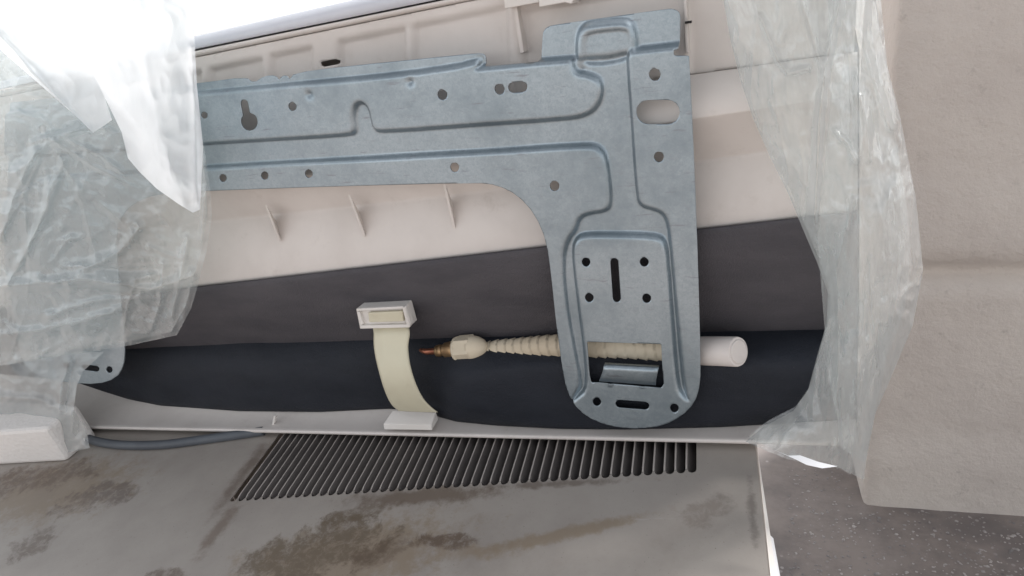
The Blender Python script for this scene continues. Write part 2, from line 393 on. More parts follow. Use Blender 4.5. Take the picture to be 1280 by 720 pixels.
# strip from the scallops down to tmin, plus the three other sides
low = [(s, tmin) for s, t in scal]
V += [(s, t, 0) for s, t in low]
for i in range(n - 1): Fc.append((i, i + n, i + 1 + n, i + 1))
b = len(V)
xs0, xs1 = scal[0][0], scal[-1][0]
V += [(smin, tmin, 0), (xs0, tmin, 0), (xs0, scal[0][1], 0), (xs0, t_far, 0), (xs0, tmax, 0), (smin, tmax, 0),
      (smax, tmin, 0), (smax, tmax, 0), (xs1, tmax, 0), (xs1, t_far, 0), (xs1, scal[-1][1], 0), (xs1, tmin, 0)]
Fc += [(b, b + 1, b + 2, b + 3, b + 4, b + 5), (b + 11, b + 6, b + 7, b + 8, b + 9, b + 10), (b + 3, b + 9, b + 8, b + 4)]
def casing_mat():
    m = MT('stained_beige_paint')
    n1 = m.noise(11, 6, .65); n2 = m.noise(60, 8, .75); nf = m.noise(34, 8, .72, m.scaled((1, 1.0, 1), (0, 0, .6)), .3)
    c = m.mix(m.ramp(n1, .3, .72), (.355, .322, .292), (.30, .27, .246))
    c = m.mix(m.math('MULTIPLY', m.ramp(m.noise(220, 6, .8), .6, .72), .35), c, (.19, .16, .14))
    brk = m.ramp(m.noise(110, 10, .82, None, .5), .40, .54)
    def blob(px, py, rx, ry, rot, col, lo, hi, amt, cur, ns=None):
        q = loc(px, py); 
        mp = m.n('Mapping', vector_type='TEXTURE'); mp.inputs['Location'].default_value = (q[0], q[1], 0); mp.inputs['Rotation'].default_value = (0, 0, rot); mp.inputs['Scale'].default_value = (rx, ry, 1)
        m.l(m.coord(), mp.inputs[0]); ln = m.n('VectorMath', operation='LENGTH'); m.l(mp.outputs[0], ln.inputs[0])
        f = m.math('SUBTRACT', 1.0, ln.outputs['Value'])          # 1 in the middle, 0 at the rim
        f = m.math('ADD', m.math('MULTIPLY', f, .42), m.math('MULTIPLY', ns or n2, .9))
        f = m.math('MULTIPLY', m.ramp(f, lo - .02, hi + .05), amt)
        if ns: f = m.math('MULTIPLY', f, m.math('ADD', m.math('MULTIPLY', brk, .62), .38))
        return m.mix(m.math('MULTIPLY', f, .88), cur, col)
    brown = (.10, .066, .045); olive = (.13, .098, .068); rust = (.16, .10, .075); tan = (.24, .185, .13)
    c = blob(60, 615, .13, .06, .1, tan, .48, .70, .9, c)
    c = blob(40, 600, .13, .040, .15, brown, .60, .70, .85, c, nf)
    c = blob(40, 680, .05, .03, .3, (.12, .09, .07), .62, .70, .8, c, nf)
    c = blob(120, 620, .075, .035, .2, (.11, .08, .065), .62, .69, .8, c, nf)
    c = blob(420, 705, .12, .05, .3, tan, .48, .66, .9, c)
    c = blob(385, 690, .095, .042, .25, olive, .56, .61, .98, c, nf)
    c = blob(450, 640, .05, .012, .3, olive, .58, .66, .8, c, nf)
    c = blob(195, 725, .03, .014, .1, brown, .55, .62, .8, c, nf)
    c = blob(552, 677, .036, .010, -.05, brown, .52, .60, 1., c, nf)
    c = blob(590, 690, .06, .012, .1, tan, .52, .8, .8, c)
    c = blob(480, 690, .05, .02, .4, brown, .58, .66, .6, c, nf)
    c = blob(530, 620, .085, .012, .06, (.13, .095, .07), .46, .68, .9, c)
    c = blob(310, 585, .012, .08, .0, (.13, .095, .075), .46, .80, .85, c)
    c = blob(274, 660, .012, .045, 0, (.15, .11, .085), .50, .75, .8, c)
    c = blob(700, 668, .085, .009, .28, tan, .50, .70, .9, c)
    c = blob(880, 640, .06, .03, .2, (.16, .13, .11), .68, .76, .6, c, nf)
    c = blob(690, 605, .12, .008, .03, (.14, .11, .09), .60, .78, .8, c)
    c = blob(940, 640, .006, .06, 0, (.12, .10, .09), .60, .8, .7, c)
    c = m.mix(m.math('MULTIPLY', m.ramp(m.noise(520, 3, .6), .66, .72), .55), c, (.10, .085, .075))
    c = m.mix(m.math('MULTIPLY', m.ramp(m.noise(55, 7, .7, m.scaled((.18, 1.6, 1), (0, 0, .35))), .64, .70), .35), c, (.40, .37, .35))
    c = m.mix(m.math('MULTIPLY', m.ramp(m.noise(5, 8, .75), .5, .7), .35), c, (.20, .165, .14))
    r = m.n('MapRange'); r.inputs[3].default_value = .30; r.inputs[4].default_value = .60; m.l(n1, r.inputs[0])
    return m.set(c, r.outputs[0], 0., m.bump(n2, .08, .0015, m.bump(m.noise(8, 2), .2, .004)), .5)
M['casing'] = casing_mat()
V.append((0, 0, 0)); V.pop()
top = local_obj('top_panel', V, Fc, 'casing'); fixn(top); solid(top, .0011)
# sides: right, near, left and a dark inside tray under the vent
def side(name, a, b, depth, mat, off=.0):
    return local_obj(name, [(a[0], a[1], -.0012), (b[0], b[1], -.0012), (b[0], b[1], -depth), (a[0], a[1], -depth)], [(0, 1, 2, 3)], mat)
o = side('side_panel', (smax - .001, tmin), (smax - .001, tmax), .40, 'casing'); solid(o, .001)
o = side('side_panel', (smin, tmin), (smax - .003, tmin), .40, 'casing'); solid(o, .001)
o = side('side_panel', (smin, tmax), (smax - .003, tmax), .40, 'casing'); solid(o, .001)
o = side('side_panel', (smin, tmin + .002), (smin, tmax - .002), .40, 'casing'); solid(o, .001)
tr = local_obj('vent_interior', [(xs0 - .01, A0[1] - .02, -.016), (xs1 + .01, A1[1] - .03, -.016), (xs1 + .01, t_far + .01, -.016), (xs0 - .01, t_far + .01, -.016)], [(0, 1, 2, 3)], 'dark_hole')
# slats: thin bars with a fold going down, one per gap
def slat_mesh():
    wv = web; prof_ = [(-wv * .5, -.0006), (-wv * .5, .0002), (-wv * .15, .0010), (wv * .35, .0008), (wv * .6, -.0005), (wv * 1.1, -.003), (wv * 2.0, -.0065), (wv * 3.3, -.0100), (wv * 3.1, -.0106), (wv * 1.7, -.0072), (wv * .2, -.003)]
    V = []; Fc = []; k = len(prof_); Ls = [0, .004, .05, .1, .15, .19]
    for t in Ls:
        for x, z in prof_: V.append((x, t, z if t > 0 else z * .5 - .0004))
    for i in range(len(Ls) - 1):
        for j in range(k): Fc.append((i * k + j, i * k + (j + 1) % k, (i + 1) * k + (j + 1) % k, (i + 1) * k + j))
    Fc.append(tuple(range(k)))
    return V, Fc
V, Fc = slat_mesh(); first = None
for i in range(1, NS):
    s = A0[0] + i * pitch
    if first is None:
        o = local_obj('slat', V, Fc, 'slat'); fixn(o); first = o
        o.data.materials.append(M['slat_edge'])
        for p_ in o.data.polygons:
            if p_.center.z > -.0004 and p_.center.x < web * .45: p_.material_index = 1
    else:
        o = first.copy(); C.objects.link(o); o.parent = casing; o.matrix_parent_inverse = first.matrix_parent_inverse.copy()
    Mx = LM.copy(); Mx.translation = Vector(w3(s, near(s) + .0035, 0)); o.matrix_basis = Mx
    if i % 1 == 0: o.rotation_euler.rotate_axis('Z', random.uniform(-.004, .004))
# pale folded flange at the right edge
fa = [w3(smax + .0008, near(smax) + .02, -.001), w3(smax + .0008, tmin, -.001), w3(smax + .007, tmin, -.004), w3(smax + .0032, loc(958, 655)[1], -.004), w3(smax + .0012, near(smax) + .02, -.004)]
fb = [p - nM * .002 for p in fa]
prism('edge_flange', fa, fb, 'cream_light', casing, 0)
g0 = loc(960, 660)[1]
fa = [w3(smax + .003, g0, -.006), w3(smax + .002, tmin, -.006), w3(smax + .013, tmin, -.006), w3(smax + .0065, g0 - .035, -.006), w3(smax + .005, g0 - .003, -.006)]
prism('edge_flange', fa, [p - nM * .002 for p in fa], 'paper', casing, 0)

# ================================================================== the unit
AC = thing('air_conditioner', P(600, 543, .08), 'white indoor air conditioner unit seen from its back with dark foam and pipes', 'air conditioner')
xsr = np.linspace(-60, 1072, 60)
def rail(f, Y): return [P(x, f(x), Y) for x in xsr]
r_0 = line((245, 45), (440, 0)); r_1 = line((247, 60.5), (540, 0.5)); r_3 = lambda x: r_1(x) + 8
r_4 = line((868, 93), (940, 83)); r_5 = line((868, 149), (937, 139)); r_6 = line((266, 277), (553, 246), (868, 203), (953, 191)); r_7 = line((247, 358), (680, 308), (989, 273))
off = lambda f, d_: (lambda x: f(x) + d_)
# top cover band
rows = [[p + np.array([0, .19, -.02]) for p in rail(r_0, .03)], [p + np.array([0, .03, .001]) for p in rail(r_0, .03)], rail(r_0, .03), rail(off(r_0, 3), .024), rail(off(r_0, 9), .021), rail(r_1, .020), rail(off(r_1, .8), .026)]
solid(fixn(grid('top_cover', rows, 'top_skylit', AC)), .001)
rows = [rail(off(r_1, 2.6), .028), rail(off(r_1, 2.8), .0205), rail(off(r_1, 5), .020), rail(r_3, .021), rail(off(r_3, 3), .0245)]
solid(fixn(grid('panel_strip', rows, 'cream', AC)), .001)
# upper rear panel with moulded pockets
zY = .0245
def XZ(px, py, Y=0.): p = P(px, py, Y); return (p[0], p[2])
def poly(pts, Y=0., it=2): return chaikin([XZ(*p, Y) for p in pts], it)
outl = np.array([XZ(x, r_3(x) + 3, zY) for x in (-60, 1072)] + [XZ(x, r_4(x), zY) for x in (1072, -60)])
pk = [[(262, 86), (328, 72), (330, 200), (264, 200)], [(338, 69), (390, 58), (394, 200), (340, 200)], [(423, 51), (507, 34), (509, 200), (425, 200)],
      [(516, 32), (634, 7), (643, 200), (518, 200)], [(652, 12), (853, -22), (853, 200), (657, 200)], [(858, -30), (1060, -60), (1060, 78), (860, 105)], [(60, 125), (150, 108), (152, 220), (60, 220)], [(158, 107), (252, 88), (254, 220), (160, 220)]]
pk = [poly(p, zY, 0) for p in pk]
slot = poly([(402, 77), (423, 73), (424, 80), (403, 84)], zY, 0)
def sdp(A): return np.minimum(sdf_poly(A, outl), -sdf_poly(A, slot))
def hp(A):
    r = np.zeros(len(A))
    for p in pk: r = np.maximum(r, ss(sdf_poly(A, p), .004))
    return r * .0045
o = relief('rear_panel', sdp, hp, outl[:, 0].min(), outl[:, 0].max(), outl[:, 1].min(), outl[:, 1].max(), .0022, 'cream', AC, lambda x, z, h: (x, zY + h, z))
fixn(o); solid(o, .0012)
# lower rear moulding and ledge
ledge_back = [Edge(x) + np.array([0, .05, .007]) for x in xsr]
rows = [rail(r_4, .0245), rail(off(r_4, 3), .021), rail(off(r_4, 28), .012), rail(off(r_5, -2), .0055), rail(r_5, .006), rail(off(r_5, 3), .009), rail(off(r_6, -3), .028), rail(r_6, .0295), rail(off(r_6, 3), .0285),
        rail(off(r_7, -3), .012), rail(r_7, .013), rail(off(r_7, 4), .022), [P(x, 430, .06) for x in xsr], ledge_back, [Edge(x) + np.array([0, .004, .0008]) for x in xsr], [Edge(x) + np.array([0, .0, .0012]) for x in xsr], [Edge(x) + np.array([0, -.0015, .0004]) for x in xsr], [Edge(x) + np.array([0, -.0012, -.0018]) for x in xsr],
        [Edge(x) + np.array([0, .004, -.003]) for x in xsr], [Edge(x) + np.array([0, .19, .028]) for x in xsr], [p + np.array([0, .19, -.02]) for p in rail(r_0, .03)]]
lower = fixn(grid('rear_housing', rows, 'cream', AC)); 
# end caps so the shell is closed
for j in (0, -1):
    pts_ = [r[j] for r in rows] ; dx = .001 if j else -.001
    V = [p + np.array([dx, 0, 0]) for p in pts_]
    o = obj('end_cap', V, [tuple(range(len(V)))], 'cream', AC, False)
# gussets across the step
for (x0_, y0_, x1_, y1_) in ((332, 256, 350, 302), (436, 243, 456, 296), (555, 229, 568, 286)):
    a = P(x0_, y0_, .0155); b_ = P(x1_, y1_, .0125 + .012); c_ = P(x0_ + 6, y0_ + 22, .0285); t = np.array([.0011, 0, 0])
    # triangle: from the underside of the upper step to the slope
    a2 = P(x0_, y0_, .010); tri = [a2, P(x1_, y1_, .019), P((x0_ + x1_) / 2 + 4, (y0_ + y1_) / 2, .03)]
    prism('rib', [p - t for p in tri], [p + t for p in tri], 'cream', AC, .0004)
# small bracket and ribs at the top
def pbox(name, quad, Ya, Yb, mat, parent, bev=.0006):
    return prism(name, [P(x, y, Ya) for x, y in quad], [P(x, y, Ya) + np.array([0, Yb - Ya, 0]) for x, y in quad], mat, parent, bev)
pbox('bracket', [(628, -14), (672, -20), (674, 3), (631, 11)], .012, .03, 'cream_light', AC)
pbox('bracket', [(672, -20), (722, -26), (724, -2), (716, 1), (714, 5), (706, 3), (674, 9)], .008, .03, 'cream_light', AC)
pbox('rib', [(641, 8), (646, 7), (655, 66), (650, 67)], .018, .031, 'cream', AC)
pbox('rib', [(853, -30), (857, -30), (861, 66), (857, 66)], .018, .031, 'cream', AC)
pbox('rib', [(856, 27), (864, 26), (864, 29), (856, 30)], .016, .02, 'dark_hole', AC, 0)
pbox('rib', [(342, 520), (344.5, 520), (341, 537), (338.5, 537)], .0085, .012, 'cream_light', AC, .0003)

# grey foam pad
seam = line((150, 436), (250, 431), (460, 425), (700, 420), (1030, 413))
rows = []
for f, Y in ((off(r_7, 0), .0128), (off(r_7, .6), .0085), (off(r_7, 2.5), .0075), (off(r_7, 9), .0078)): rows.append(rail(f, Y))
for k in range(1, 9):
    t = k / 8; rows.append([P(x, (r_7(x) + 9) * (1 - t) + (seam(x) + 4) * t, .0078 + .030 * t ** 1.6 + .0012 * noise.noise(Vector((x * .011, t * 3, 2)))) for x in xsr])
fixn(grid('foam_pad', rows, 'foam_grey', AC))
# navy insulation, swelling over the ledge right of the clamp
bot = line((-60, 462), (90, 476), (125, 488), (160, 499), (200, 507), (300, 514), (400, 515), (485, 511), (528, 513), (545, 520), (570, 527), (620, 532), (700, 536), (780, 537), (900, 534), (1000, 528), (1072, 524))
lz = Edge(600) + np.array([0, 0, .0016])
e_dir = Edge(930) - Edge(180); e_dir /= np.linalg.norm(e_dir); nL = np.cross(e_dir, np.array([0, 1., .135])); nL /= np.linalg.norm(nL)
xf = np.linspace(-60, 1072, 200); rows = [[] for _ in range(19)]
for x in xf:
    q = PP(x, bot(x), lz, nL); Yb = min(q[1], .040)
    ys = seam(x) - 2; bulge = .015 if x < 500 else .015 - .011 * min(1, (x - 500) / 90)
    pinch = math.exp(-((x - 500) / 26) ** 2)
    for k in range(19):
        t = k / 18; py = ys * (1 - t) + bot(x) * t
        cur = math.sin(math.pi * min(1, t * 1.0)) ** .8
        Yk = .037 * (1 - t) + Yb * t; Yk = Yk + (bulge - .027) * cur * (.9) + pinch * .004 * cur - (.004 if x > 560 else 0) * math.sin(math.pi * t)
        Yk += .0011 * noise.noise(Vector((x * .018, t * 2.5, 5)))
        lim = float(np.interp(x, [520, 690], [-.004, .0045]))
        if Yk < lim + .004: Yk = lim + .004 * math.exp((Yk - lim - .004) / .004)
        rows[k].append(P(x, py, Yk))
rows.append([PP(x, bot(x), lz, nL) + np.array([0, .012, .0]) for x in xf])
fixn(grid('insulation_sleeve', rows, 'foam_navy', AC))

# pipe clamp: clip tray, curved band and foot
cl = pbox('pipe_clamp', [(445, 386), (505, 383), (512, 409), (450, 411)], .002, .016, 'cream_light', AC, .0005)
inner = prism('clip_recess', [P(x, y, .0017) for x, y in ((450, 389), (502, 386.5), (507, 406), (454, 407))], [P(x, y, .004) for x, y in ((450, 389), (502, 386.5), (507, 406), (454, 407))], 'cream_light', cl, 0)
# rim bars stand proud of the recess
def rim(a, b, wpx, Ya=-.0012, Yb=.002):
    (x0_, y0_), (x1_, y1_) = a, b; dx, dy = x1_ - x0_, y1_ - y0_; L_ = math.hypot(dx, dy); nx_, ny_ = -dy / L_ * wpx / 2, dx / L_ * wpx / 2
    return pbox('clip_rim', [(x0_ + nx_, y0_ + ny_), (x1_ + nx_, y1_ + ny_), (x1_ - nx_, y1_ - ny_), (x0_ - nx_, y0_ - ny_)], Ya, Yb, 'cream_light', cl, .0004)
rim((446, 387.5), (504, 384.5), 3.0); rim((451, 409), (512, 407.5), 4.0); rim((447.5, 390), (452.5, 406), 3.5); rim((505, 384), (511, 406), 5.0, -.0035)
prism('clip_rim', [P(505, 384, -.005), P(511, 408, -.005), P(519, 400, .012)], [P(507, 384, -.004), P(513, 408, -.004), P(521, 400, .013)], 'cream_light', cl, .0003)
pbox('clip_bar', [(460, 391), (503, 389), (504.5, 402), (461, 403)], -.0016, .002, 'yellowed', cl, .0008)
Lf = [(467, 410), (468, 418), (468, 430), (470, 445), (474, 462), (479, 480), (485, 496), (491, 506), (499, 513)]
Rt = [(511, 409), (512, 418), (510, 432), (511, 447), (514, 462), (520, 480), (528, 496), (536, 506), (547, 515)]
YY = [.006, .002, -.001, -.005, -.008, -.0085, -.006, -.003, .0005]
def cr(pts, n=6):
    pts = np.array(pts, float); o = []
    for i in range(len(pts) - 1):
        a, b, c_, d_ = pts[max(i - 1, 0)], pts[i], pts[i + 1], pts[min(i + 2, len(pts) - 1)]
        for k in range(n):
            t = k / n; o.append(.5 * ((2 * b) + (-a + c_) * t + (2 * a - 5 * b + 4 * c_ - d_) * t * t + (-a + 3 * b - 3 * c_ + d_) * t ** 3))
    o.append(pts[-1]); return np.array(o)
Lc, Rc, Yc = cr(Lf), cr(Rt), cr([[y, 0] for y in YY])[:, 0]
rows = []
for l_, r_, y_ in zip(Lc, Rc, Yc):
    rows.append([P(l_[0] * (1 - s) + r_[0] * s, l_[1] * (1 - s) + r_[1] * s, y_ - .0012 * math.sin(math.pi * s) - (.0009 if s in (0.0625, .9375) else 0)) for s in (0, .0625, .125, .3, .5, .7, .875, .9375, 1)])
bd = grid('clamp_band', rows, 'yellowed', cl); fixn(bd); solid(bd, .0016, 0)
ft = [P(491, 513, .010), P(545, 514.5, .010), P(539, 531, -.001), P(479, 530, -.001)]
fo = obj('clamp_foot', ft + [P(540, 538, -.0018), P(480, 537, -.0018)] + [P(548, 524, .012), P(486, 522, .012)], [(0, 1, 2, 3), (3, 2, 4, 5), (1, 6, 4, 2), (0, 3, 5, 7), (0, 7, 6, 1), (7, 5, 4, 6)], 'cream_light', cl, False); fixn(fo); bevel(fo, .0006)

# drain hose, spirally wrapped, running behind the plate
hp_ = [(607, 437.5, .027), (620, 437, .026), (640, 436, .025), (665, 434.5, .0235), (690, 433, .022), (720, 433, .021), (760, 434, .0195), (800, 435.5, .0185), (840, 437, .0165), (872, 438.2, .013)]
hc = cr([list(P(*q)) for q in hp_], 22); nh = len(hc)
arc = np.concatenate([[0], np.cumsum(np.linalg.norm(np.diff(hc, axis=0), axis=1))])
def rh(i, a):
    t = i / nh; base = np.interp(t, [0, .03, .12, .45, .8, 1], [.0042, .0062, .0076, .0090, .0096, .0098])
    ph = (arc[i] / .0078 + a / (2 * math.pi)) % 1
    return base + .0011 * (ph ** 1.5) * (1 if t > .04 else .3) - (.0007 if ph < .08 else 0)
sweep('drain_hose', hc, rh, 'hose', AC, 36)
pe = [P(872, 438.2, .0135), P(880, 438.6, .0125), P(900, 439, .0075), P(921, 439.6, .0015), P(923, 439.7, .0008)]
dd = pe[-1] - pe[-2]; dd /= np.linalg.norm(dd)
sweep('hose_end', pe, [.0102, .0106, .0106, .0106, .0101], 'white_pipe', AC, 40)
sweep('end_plug', [pe[-1] - dd * .001, pe[-1] + dd * .0006, pe[-1] + dd * .0009], [.0086, .0086, .0078], 'white_pipe', AC, 32)
# refrigerant pipe: copper stub, brass flare nut, cream cap nut
ax0, ax1 = P(530, 440, .026), P(607, 433.5, .020); axd = (ax1 - ax0) / np.linalg.norm(ax1 - ax0)
def at(px): t = (px - 530) / 77; return ax0 * (1 - t) + ax1 * t
pipe = sweep('refrigerant_pipe', [at(518) + np.array([0, .006, 0]), at(534), at(545), at(560)], [.0022, .0026, .0028, .003], 'copper', AC, 18)
sweep('flare_nut', [at(546), at(547), at(551), at(554), at(555), at(556), at(558), at(562), at(566), at(579)], [.0034, .0050, .0054, .0050, .0042, .0052, .0066, .0070, .0074, .0076], 'brass', pipe, 24)
o = sweep('cap_nut', [at(574), at(574.6), at(575.6), at(592), at(593)], [.0104, .0114, .0117, .0117, .0112], 'hose', pipe, 6, True, True); bevel(o, .0005, 2, 20)
sweep('cap_dome', [at(590), at(593), at(596), at(600), at(604), at(607), at(608.5)], [.0106, .0105, .0100, .0088, .0068, .0042, .0015], 'hose', pipe, 28)
sweep('cap_collar', [at(572), at(572.4), at(575), at(575.6)], [.0092, .0106, .0110, .0104], 'hose', pipe, 28)
# power cable looping over the casing
cb = cr([list(PM(x, y, .004)) for x, y in ((86, 505), (84, 522), (92, 538), (115, 550), (150, 556), (200, 556), (250, 550), (300, 543), (330, 538.5))], 8)
sweep('power_cable', cb, lambda i, a: .0046, 'cable', AC, 16)

# ================================================================== mounting plate
PL = thing('mounting_plate', P(780, 531), 'blue grey galvanised steel mounting plate with punched holes hung on the back of the unit', 'mounting plate')
outline = [(264, 237), (440, 230.5), (600, 226), (625, 229), (650, 241), (672, 265), (686, 298), (692, 340), (698, 400), (705, 455), (711, 485), (724, 508), (748, 523), (775, 530), (800, 531.5), (830, 528), (853, 516), (869, 500), (876, 478), (876.5, 440), (874, 340), (870, 230), (866, 140), (862.5, 69.5),
           (862.5, 68.5), (844, 68.5), (843.5, 68), (843.5, 62), (844, 61.5), (848.5, 60.5), (849, 60), (850, 25), (849, 15), (840, 11), (832, 11.5), (700, 30), (684, 33), (678, 39), (677, 50), (675.5, 76.5), (675, 77.5), (640, 80.5), (607, 83.5), (606, 83), (606.5, 75), (605, 68.5), (600, 66.5), (590, 67), (430, 83), (368, 91), (362, 100), (358, 94), (352, 95), (349, 101), (344, 94), (330, 95), (317, 104), (306, 96), (250, 104), (100, 119), (15, 128), (14, 129), (8, 300), (30, 440), (38, 458), (60, 470), (95, 476), (128, 477), (150, 470), (160, 455), (162, 430), (155, 350), (150, 290), (160, 262), (185, 245), (220, 239)]
ol = np.array([XZ(*p) for p in outline]); ol = chaikin(ol, 1)
def circ(x, y, r, y2=None):
    a = [(x + r * math.cos(k * math.pi / 8), y + r * 1.06 * math.sin(k * math.pi / 8)) for k in range(16)]; return np.array([XZ(*q) for q in a])
def stad(x0_, y0_, x1_, y1_, r):
    dx, dy = x1_ - x0_, y1_ - y0_; an = math.atan2(dy, dx); a = []
    for k in range(9): t = an + math.pi / 2 + k * math.pi / 8; a.append((x0_ + r * math.cos(t), y0_ + r * math.sin(t)))
    for k in range(9): t = an - math.pi / 2 + k * math.pi / 8; a.append((x1_ + r * math.cos(t), y1_ + r * math.sin(t)))
    return np.array([XZ(*q) for q in a])
holes = [circ(*c_) for c_ in ((370, 132, 5.2), (557, 117, 6.2), (572, 207, 5.6), (390, 215.5, 5), (335, 218, 4.8), (283, 221, 4.6), (260, 143, 4.2), (628, 110, 6.3), (696, 230, 6), (820, 92, 7.3), (825, 194, 6.2),
         (735, 324, 5.4), (807, 324, 5.6), (739, 368, 5.4), (810, 369, 5.6), (748, 498, 5.2), (844, 506, 5.4), (142, 459, 4), (88, 454, 4), (316, 151, 10.5), (180, 140, 5), (200, 226, 5), (60, 160, 5))]
holes += [stad(645, 108, 656, 107, 6.5), stad(812, 138.5, 836, 138.5, 15), stad(770, 324, 773, 369, 5), stad(776, 500.5, 808, 503, 5), stad(111, 456, 126, 458, 3.6), stad(310, 128, 313, 145, 4.6)]
holes.append(poly([(736, 423), (782, 424.5), (828, 426), (829, 450), (831, 476), (828, 481), (818, 480), (750, 474), (741, 474), (739, 465)], 0, 0))
bbs = [(hh.min(0) - .004, hh.max(0) + .004) for hh in holes]
def sd_plate(A):
    d_ = sdf_poly(A, ol)
    for hh, (a, b_) in zip(holes, bbs):
        mk = (A[..., 0] > a[0]) & (A[..., 0] < b_[0]) & (A[..., 1] > a[1]) & (A[..., 1] < b_[1])
        if mk.any(): d_[mk] = np.minimum(d_[mk], -sdf_poly(A[mk], hh))
    return d_
E1 = poly([(-40, 143), (250, 116), (600, 84), (606, 60), (714, 60), (717, 80), (722, 90), (738, 93), (751, 99), (754, 112), (750, 128), (738, 141), (715, 147), (600, 154.5), (478, 164), (469, 160), (465, 140), (461, 130), (453, 126), (446, 131), (444, 145), (446, 163), (440, 168), (258, 178.5), (-40, 200)], 0, 2)
E2 = poly([(-40, 228), (264, 208), (600, 189.5), (735, 180), (750, 183), (759, 196), (764, 235), (764, 256), (757, 262), (735, 265), (725, 271), (721, 285), (711, 297), (705, 320), (708, 370), (718, 430), (727, 478), (722, 488), (716, 500), (716, 560), (560, 560), (-40, 560)], 0, 2)
E3 = poly([(786, 40), (786, 72), (792, 160), (798, 245), (803, 256), (820, 260), (832, 266), (838, 285), (843, 340), (850, 420), (857, 490), (868, 520), (900, 540), (900, 40)], 0, 2)
E4 = poly([(718, 310), (722, 297), (732, 291), (780, 291.5), (822, 293), (832, 300), (836, 330), (842, 420), (847, 478), (853, 492), (870, 500), (920, 520), (900, 560), (790, 560), (680, 545), (700, 510), (723, 494), (736, 483), (732, 430), (723, 360)], 0, 2)
FL = poly([(600, -20), (600, 84), (676, 76.5), (762, 70), (800, 62), (849, 56.5), (900, 50), (900, -20)], 0, 0)
FT = poly([(722, 72), (722, 45), (730, 32), (745, 29.5), (775, 26.5), (787, 28), (794, 40), (795, 62), (795, 90), (722, 95)], 0, 2)
FTi = poly([(731, 68), (732, 45), (738, 40), (784, 34.5), (788, 44), (789, 62), (789, 72), (760, 80), (731, 80)], 0, 2)
def h_plate(A):
    d_ = np.maximum(np.maximum(sdf_poly(A, E1), sdf_poly(A, E2)), np.maximum(sdf_poly(A, E3), sdf_poly(A, E4)))
    h = -.0046 * ss(d_, .0036)
    fl_ = ss(sdf_poly(A, FL), .0040); h = h * (1 - fl_) + .0030 * fl_
    h += fl_ * (-.0055) * ss(sdf_poly(A, FT), .0045)
    h += .0016 * ss(sdf_poly(A, FTi), .002) * ss(sdf_poly(A, FT), .004)
    for (x, y, r, k) in ((517, 101, 4, .0022), (391, 117, 4, .0022), (765, 476, 2.5, -.0012), (804, 478, 2.5, -.0012), (727, 88, 4, .0012)):
        q = np.array(XZ(x, y)); dd_ = np.hypot(A[:, 0] - q[0], A[:, 1] - q[1]); h += k * np.exp(-(dd_ / (r * .0006)) ** 2)
    h += .0006 * np.sin(A[:, 0] * 14 + 1) + .0004 * np.sin(A[:, 1] * 31)
    return h
o = relief('pressed_sheet', sd_plate, h_plate, ol[:, 0].min() - .002, ol[:, 0].max() + .002, ol[:, 1].min() - .002, ol[:, 1].max() + .002, .0011, 'steel', PL, lambda x, z, h: (x, h, z))
fixn(o); s_ = solid(o, .0011, 0)
# hook tongue bent out of the window
rows = []
for (xa, ya, Ya), (xb, yb, Yb) in (((749, 476, -.0046), (820, 481, -.0046)), ((751, 471, -.006), (820, 476, -.006)), ((754, 462, -.0085), (822, 466, -.0085)), ((755, 457.5, -.0082), (823, 461, -.0082)), ((756, 455, -.004), (823.5, 458.5, -.004)), ((756, 454, .001), (824, 457.5, .001))):
    rows.append([P(xa + (xb - xa) * k / 10, ya + (yb - ya) * k / 10, Ya + (Yb - Ya) * k / 10 - (.0007 if k in (2, 7) else 0)) for k in range(11)])
o = grid('hook_tongue', rows, 'steel', PL); fixn(o); solid(o, .0011, 0)

# ================================================================== styrofoam block
bz = [PM(-150, 590, 0), PM(84, 577, 0), PM(122, 545, 0), PM(-150, 520, 0)]
hgt = .044
tb = [p + nM * hgt for p in bz]
o = prism('styrofoam_block', tb, bz, 'styrofoam', None, .004)
tag(o, 'white polystyrene packing block lying on the stained casing under the plastic', 'packing block')

# ================================================================== plastic bags
def nz(x, y, z): return noise.noise(Vector((x, y, z)))
def ridged(x, y, z, o=4):
    s = 0; a = 1
    for k in range(o):
        s += a * (1 - abs(nz(x, y, z + k * 7.3)) * 2.2); a *= .5; x *= 2.1; y *= 2.1
    return s
def seg_d(px, py, pts):
    best = 1e9
    for (a, b) in zip(pts, pts[1:]):
        ex, ey = b[0] - a[0], b[1] - a[1]; L_ = ex * ex + ey * ey
        t = min(1, max(0, ((px - a[0]) * ex + (py - a[1]) * ey) / L_))
        best = min(best, math.hypot(px - a[0] - t * ex, py - a[1] - t * ey))
    return best
def sheet(name, lf, rt, tp, bt, nu, nv, Yf, mat, parent, folds=()):
    """lf/rt: x as a function of v, tp/bt: y as a function of u, blended to a patch; Yf(px, py, u, v): depth"""
    rows = []
    for j in range(nv + 1):
        v = j / nv; row = []
        for i in range(nu + 1):
            u = i / nu
            x = lf(v) * (1 - u) + rt(v) * u; y = tp(u) * (1 - v) + bt(u) * v
            Y = Yf(x, y, u, v)
            for pts, amp, wd_ in folds:
                d_ = seg_d(x, y, pts); 
                if d_ < wd_ * 4: Y -= amp * .62 * math.exp(-(d_ / wd_) ** 1.5)
            row.append(P(x, y, Y))
        rows.append(row)
    return grid(name, rows, mat, parent)
def fn(*pts): xs = [p[0] for p in pts]; ys = [p[1] for p in pts]; return lambda t: float(np.interp(t, xs, ys))

B1 = thing('plastic_bag', P(120, 440, -.03), 'milky plastic bag wrapped over the left end of the unit and its steel plate', 'plastic bag', 'plastic bags over the ends of the unit')
